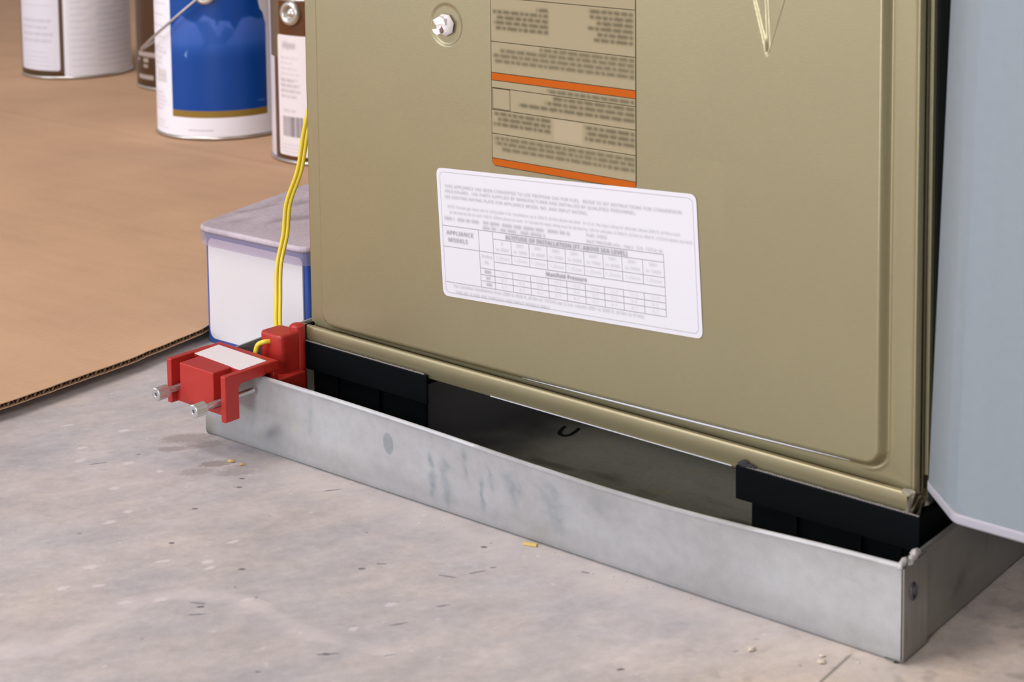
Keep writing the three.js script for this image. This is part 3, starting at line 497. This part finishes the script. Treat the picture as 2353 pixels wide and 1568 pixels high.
{
  const bowPts = [[-PW, 0], [-.45, .0002], [-.38, .0014], [-.298, .0050], [-.235, .0092], [-.178, .0118], [-.13, .0114], [-.085, .0082], [-.04, .0032], [0, 0]];
  const bow = (x) => { for (let i = 0; i < bowPts.length - 1; i++) { const [a, p] = bowPts[i], [b, q] = bowPts[i + 1]; if (x <= b) { const p0 = bowPts[Math.max(0, i - 1)], q1 = bowPts[Math.min(bowPts.length - 1, i + 2)], t = (x - a) / (b - a), m0 = (q - p0[1]) / (b - p0[0] || 1) * (b - a), m1 = (q1[1] - p) / (q1[0] - a || 1) * (b - a); return (2 * t ** 3 - 3 * t * t + 1) * p + (t ** 3 - 2 * t * t + t) * m0 + (-2 * t ** 3 + 3 * t * t) * q + (t ** 3 - t * t) * m1; } } return 0; };
  // profile of a wall: up the outside, round the folded hem, down the inside
  const prof = [[.0001, -.0040], [.0006, -.0018], [.0016, -.0006], [.0032, 0], [.0045, 0], [.01, 0], [.02, 0], [.03, 0], [.04, 0], [.0485, 0], [.0488, .0007], [.0500, .0010], [.0511, .0006], [PH, -.0002], [.0512, -.0011], [.05, -.0014], [.0488, -.0012], [.04, -.0011], [.02, -.0011], [.0030, -.0011], [.0022, -.0018], [.0016, -.0040], [.0013, -.0085]];
  const wall = (n, at, len) => toCreasedNormals(grid(n, prof.length - 1, (s, v, i, j) => at(s, prof[j][0], prof[j][1]), (s, v) => { const j = Math.round(v * (prof.length - 1)); return [s * len / .52, prof[j][0] / .06]; }), .9);
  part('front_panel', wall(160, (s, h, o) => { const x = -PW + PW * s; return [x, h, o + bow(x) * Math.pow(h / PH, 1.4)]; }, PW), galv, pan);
  part('side_panel', wall(60, (s, h, o) => [o, h, -PD * s], PD), std({ map: galvTex, color: new THREE.Color(.80, .80, .74), metalness: .72, roughness: .28 }), pan);
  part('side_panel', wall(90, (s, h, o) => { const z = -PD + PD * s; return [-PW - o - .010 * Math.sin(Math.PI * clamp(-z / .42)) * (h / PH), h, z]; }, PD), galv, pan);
  part('back_panel', wall(20, (s, h, o) => [-PW * s, h, -PD - o], PW), galv, pan);
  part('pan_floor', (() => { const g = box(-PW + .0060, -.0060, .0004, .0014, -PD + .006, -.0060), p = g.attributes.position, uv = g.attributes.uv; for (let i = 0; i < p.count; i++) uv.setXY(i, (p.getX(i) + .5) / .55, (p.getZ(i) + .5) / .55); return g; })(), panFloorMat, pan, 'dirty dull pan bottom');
  part('corner_tab', box(.0001, .0012, .0015, .0488, -.0265, -.0006, .0004), std({ map: galvTex, color: new THREE.Color(.86, .84, .79), metalness: .72, roughness: .30 }), pan, 'folded corner tab');
  part('rivet', new THREE.LatheGeometry([[0, -.0004], [.0012, -.0003], [.0024, .0006], [.0030, .0009], [.0036, .0003], [.0037, 0]].map((a) => new THREE.Vector2(...a)), 24).rotateZ(-Math.PI / 2).scale(1, 1.3, .9).translate(.0013, .034, -.0105), std({ color: new THREE.Color(.12, .12, .15), metalness: .8, roughness: .4 }), pan, 'dark rivet');
  const torn = []; for (let i = 0; i < 14; i++) { const k = i / 13; torn.push(new THREE.IcosahedronGeometry(.0012 + .0009 * rnd(), 0).scale(1, .7 + .5 * rnd(), 1.6).rotateX(rnd()).translate(-.0006 + .0012 * rnd(), .0506 + .0015 * Math.sin(k * 9) * rnd(), .0005 - .018 * k)); }
  part('torn_edge', torn, std({ color: new THREE.Color(.46, .44, .43), metalness: .3, roughness: .55 }), pan, 'crumpled torn edge at the corner');
  // hand-drawn marker stroke on the pan bottom (pan coordinates)
  const c = Math.cos(.027), s = Math.sin(.027), toPan = (x, z) => { const dx = x - .4578, dz = z - .0391; return [c * dx - s * dz, s * dx + c * dz]; };
  const U = [[.1344, -.1045], [.1366, -.0975], [.1400, -.0918], [.1440, -.0905], [.1464, -.0935], [.1460, -.1000], [.1440, -.1075]].map(([x, z]) => toPan(x, z));
  const cu = new THREE.CatmullRomCurve3(U.map(([x, z]) => V3(x, .00145, z))), st = grid(40, 1, (u, v) => { const p = cu.getPoint(u), q = cu.getTangent(u), wd = .0017 * (v - .5) * 2 * (.75 + .25 * Math.sin(u * Math.PI)); return [p.x + q.z * wd, .00152, p.z - q.x * wd]; });
  part('marker_stroke', st, std({ color: new THREE.Color(.004, .004, .005), roughness: .8, side: THREE.DoubleSide }), pan, 'black hand-drawn curve');
}

// ------------------------------------------------------------------ red float switch clamped on the pan's left front corner
const red = phys({ color: new THREE.Color(.41, .020, .013), roughness: .42, clearcoat: .15, clearcoatRoughness: .4, sheen: 0 });
const zinc = std({ color: new THREE.Color(.66, .66, .65), metalness: .8, roughness: .24 });
{
  const t = thing('float_switch', 'red plastic float switch with two thumb screws clamped on the pan corner', 'switch');
  const yT = .0602, y0 = .0530;
  const plate = poly([[-.0455, .0400], [.0135, .0412], [.0135, .0700], [.0010, .0695], [.0010, .0750], [-.0322, .0740], [-.0322, .0655], [-.0455, .0650]]);
  // an arm with its leg: L-shaped outline in (z, y), extruded across x
  const arm = (x0, x1, zb, zf, yb) => { const o = new THREE.Shape(); o.moveTo(zb, y0); o.lineTo(zf - .0145, y0); o.quadraticCurveTo(zf - .0112, y0, zf - .0112, y0 - .0035); o.lineTo(zf - .0112, yb); o.lineTo(zf, yb); o.lineTo(zf, yT + .0002 - .001); o.quadraticCurveTo(zf, yT + .0002, zf - .001, yT + .0002); o.lineTo(zb, yT + .0002); o.closePath();
    const g = new THREE.ExtrudeGeometry(o, { depth: x1 - x0 - .001, bevelEnabled: true, bevelSize: .0005, bevelThickness: .0005, bevelOffset: -.0005, bevelSegments: 2, curveSegments: 6 }); g.applyMatrix4(new THREE.Matrix4().makeBasis(V3(0, 0, 1), V3(0, 1, 0), V3(-1, 0, 0))); return g.translate(x1 - .0005, 0, 0); };
  const br = [
    extrudeXZ(plate, y0 + .0002, yT, .0008),
    arm(-.0457, -.0412, .0500, .0843, .0312), arm(.0092, .0138, .0520, .0855, .0306),
    box(-.0322, .0010, .0365, .0603, .0640, .0846, .0008),           // middle block
    box(-.0418, .0098, .0316, .0412, .0746, .0800, .0006),           // lower cross bar
    box(-.0416, .0096, .0318, .0560, .0742, .0762, .0003),           // back of the slots
    box(-.0440, .0125, .0330, .0545, .0400, .0440, .0006),           // jaw inside the pan
  ];
  part('bracket', br, red, t);
  const lab = poly([[-.0400, .0455], [.0098, .0475], [.0104, .0700], [-.0385, .0668]]);
  part('blank_label', extrudeXZ(lab, .0601, .06045, 0), std({ color: new THREE.Color(.82, .77, .79), roughness: .5 }), t, 'blank white label');
  // thumb screws
  const screw = (x, y, dz) => {
    const pr = [[0, .0555], [.0017, .0555]]; for (let z = .056; z < .098; z += .0011) { pr.push([.0021, z], [.0017, z + .00055]); } pr.push([.002, .098], [0, .098]);
    const sh = new THREE.LatheGeometry(pr.map((a) => new THREE.Vector2(...a)), 20).rotateX(Math.PI / 2);
    const m = part('thumb_screw', sh, zinc, t, 'zinc thumb screw'); m.position.set(x, y, dz);
    const hs = new THREE.Shape(); for (let i = 0; i <= 72; i++) { const a = i / 72 * Math.PI * 2, r = .00355 + .0002 * (i % 2); i ? hs.lineTo(r * Math.cos(a), r * Math.sin(a)) : hs.moveTo(r * Math.cos(a), r * Math.sin(a)); }
    const hole = new THREE.Path(); hole.absarc(0, 0, .0017, 0, Math.PI * 2, true); hs.holes.push(hole);
    const head = new THREE.Mesh(join([new THREE.ExtrudeGeometry(hs, { depth: .0082, bevelEnabled: true, bevelSize: .0005, bevelThickness: .0005, bevelSegments: 2 }).translate(0, 0, .0962), new THREE.CircleGeometry(.002, 6).translate(0, 0, .1015)]), zinc);
    head.name = 'knurled_head'; head.castShadow = head.receiveShadow = true; m.add(head);
  };
  screw(-.0366, .0424, -.004); screw(.0056, .0420, 0);
  // sensor housing standing in the pan
  const hb = roundedPoly([[-.0165, .0305], [.0052, .0310], [.0058, .0125], [-.0155, .0120]], .0045);
  const hous = extrudeXZ(hb, .004, .0712, .0016), nose = new THREE.CylinderGeometry(.0052, .0058, .046, 24).translate(.0010, .0500, .0122);
  part('sensor_housing', [hous, nose, new THREE.SphereGeometry(.0052, 20, 8, 0, Math.PI * 2, 0, Math.PI / 2).scale(1, .4, 1).translate(.0010, .0730, .0122)], red, t);
  part('sensor_foot', [box(-.0140, .0108, .018, .0455, .0140, .0415, .0014), box(-.0185, .0100, .003, .0185, .0020, .0380, .0012)], red, t);
  part('black_lead', tube([[.0030, .0715, .0085], [.0035, .0722, .002], [.0030, .0730, -.006], [.0020, .074, -.016]], .0014, 20), black, t, 'short black lead');
  const yel = phys({ color: new THREE.Color(.80, .62, .05), roughness: .4, clearcoat: .2 });
  part('wire_loop', tube([[-.0060, .0655, .0290], [-.0075, .0660, .0335], [-.0110, .0640, .0362], [-.0125, .0590, .0372], [-.0120, .0540, .0385]], .0016, 40), yel, t, 'yellow wire loop');
  // the yellow lead rising to the furnace side
  const c = thing('signal_wire', 'thin yellow twin wire rising from the red switch to the furnace side', 'wire');
  const path = (dx, dz) => [[-.0130 + dx, .0640, .0150 + dz], [-.0250 + dx, .0675, .0060 + dz], [-.0400 + dx, .0790, -.0080 + dz], [-.0450 + dx, .1010, -.0140 + dz], [-.0430 + dx, .1220, -.0185 + dz], [-.0405 + dx, .1430, -.0195 + dz], [-.0290 + dx, .1690, -.0205 + dz], [-.0225 + dx, .1960, -.0210 + dz], [-.0150 + dx, .2190, -.0220 + dz], [-.004 + dx, .2380, -.0240 + dz], [.0012, .2480, -.026 + dz]];
  part('conductor', tube(path(-.0010, .0009), .00138, 90, 8), yel, c);
  part('conductor', tube(path(.0010, -.0009), .00138, 90, 8), yel, c);
}

// ------------------------------------------------------------------ pale cabinet against the furnace's right side
{
  const t = thing('side_cabinet', 'pale blue-grey cabinet with a chamfered corner and lighter bottom rim, right of the furnace', 'cabinet', [.4514, 0, .03]);
  const tex = dataTexture(512, 512, (u, v) => { const k = 1 + .012 * fbm(u * 4, v * 4, 3) + .012 * noise(u * 200, v * 200), st = .012 * noise(u * 30, v * .8, 4); return [250 * (k + st), 250 * (k + st), 250 * k]; });
  const grey = phys({ map: tex, color: new THREE.Color(.255, .296, .322), roughness: .5, clearcoat: .1 }), rimM = phys({ color: new THREE.Color(.355, .35, .39), roughness: .4, clearcoat: .2 });
  const foot = (d, dx = 0) => [[0 - d + dx, -.0275], [0 - d + dx, -.0272], [.0288 - d * .4, d], [.50, d], [.50, -.42], [0 - d + dx, -.42]];
  // walls lean in a little towards the top
  const g = extrudeXZ(roundedPoly([[0.0012, -.0268], [.0292, .0002], [.50, .0002], [.50, -.42], [.0012, -.42]], [.003, .014, .004, .004, .004]), .0786, .95, .001);
  const p = g.attributes.position; for (let i = 0; i < p.count; i++) { const k = (p.getY(i) - .0786) * .030; p.setX(i, p.getX(i) + k * (p.getX(i) < .25 ? 1 : -1)); p.setZ(i, p.getZ(i) - k * (p.getZ(i) > -.2 ? .25 : 0)); }
  g.computeVertexNormals(); part('body', toCreasedNormals(g, .5), grey, t);
  part('bottom_rim', extrudeXZ(roundedPoly([[0, -.0276], [.0288, .0012], [.502, .0012], [.502, -.422], [0, -.422]], .004), .0751, .0803, .0013), rimM, t, 'lighter bottom rim');
  for (const [x, z] of [[.16, -.08], [.46, -.08], [.16, -.38], [.46, -.38]]) part('foot', box(x - .018, x + .018, 0, .0765, z - .018, z + .018, .003), black, t);
}

// ------------------------------------------------------------------ chips and crumbs on the concrete
const wood = std({ color: new THREE.Color(.62, .44, .15), roughness: .8 }), pale = std({ color: new THREE.Color(.62, .54, .42), roughness: .9 });
const crumb = (x, z, s, m, label, name, cat, flat = .55) => { const g = new THREE.IcosahedronGeometry(s, 1), p = g.attributes.position; for (let i = 0; i < p.count; i++) { const k = 1 + .5 * noise(p.getX(i) / s * 1.3 + x * 90, p.getY(i) / s * 1.3, p.getZ(i) / s * 1.3 + z * 70); p.setXYZ(i, p.getX(i) * k * 1.4, p.getY(i) * k * flat, p.getZ(i) * k); } g.computeVertexNormals(); g.rotateY(x * 60); const b = new THREE.Box3().setFromBufferAttribute(g.attributes.position); g.translate(0, -b.min.y, 0); const o = part(name, toCreasedNormals(g, .4), m, scene); o.position.set(x, 0, z); tag(o, label, cat); return o; };
{
  const o = part('wood_splinter', box(-.0042, .0042, 0, .0016, -.0012, .0012, .0005), wood, scene); o.position.set(.232, 0, .0492); o.rotation.y = .35; tag(o, 'yellow wood splinter lying against the middle of the pan front', 'splinter');
  crumb(.394, .072, .0017, pale, 'lone beige crumb on the concrete in front of the pan, left of the floor crack', 'crumb', 'crumb');
  crumb(.427, .0615, .0016, pale, 'larger beige crumb beside the floor crack near the pan corner', 'crumb', 'crumb');
  crumb(.424, .0555, .0012, pale, 'smaller beige crumb between the floor crack and the pan corner', 'crumb', 'crumb');
  crumb(.005, .0752, .0016, wood, 'yellow wood crumb below the red switch, left of its neighbour', 'crumb', 'crumb');
  crumb(.0145, .0742, .0013, wood, 'small yellow wood crumb below the red switch, nearer the pan front', 'crumb', 'crumb');
  const bits = []; for (let i = 0; i < 80; i++) { const x = -.02 + .475 * Math.pow(rnd(), .7), z = .0391 + .027 * (.4578 - x) + .0022 + .012 * rnd() * rnd(), s = .0002 + .0005 * rnd() * rnd(); bits.push(new THREE.TetrahedronGeometry(s, 0).scale(1.5, .7, 1).rotateY(rnd() * 6).translate(x, s * .4, z)); }
  const sd = part('sawdust', bits, pale, scene); tag(sd, 'fine pale sawdust strewn along the foot of the pan front', 'sawdust'); sd.userData.kind = 'stuff';
}

renderer.render(scene, camera);
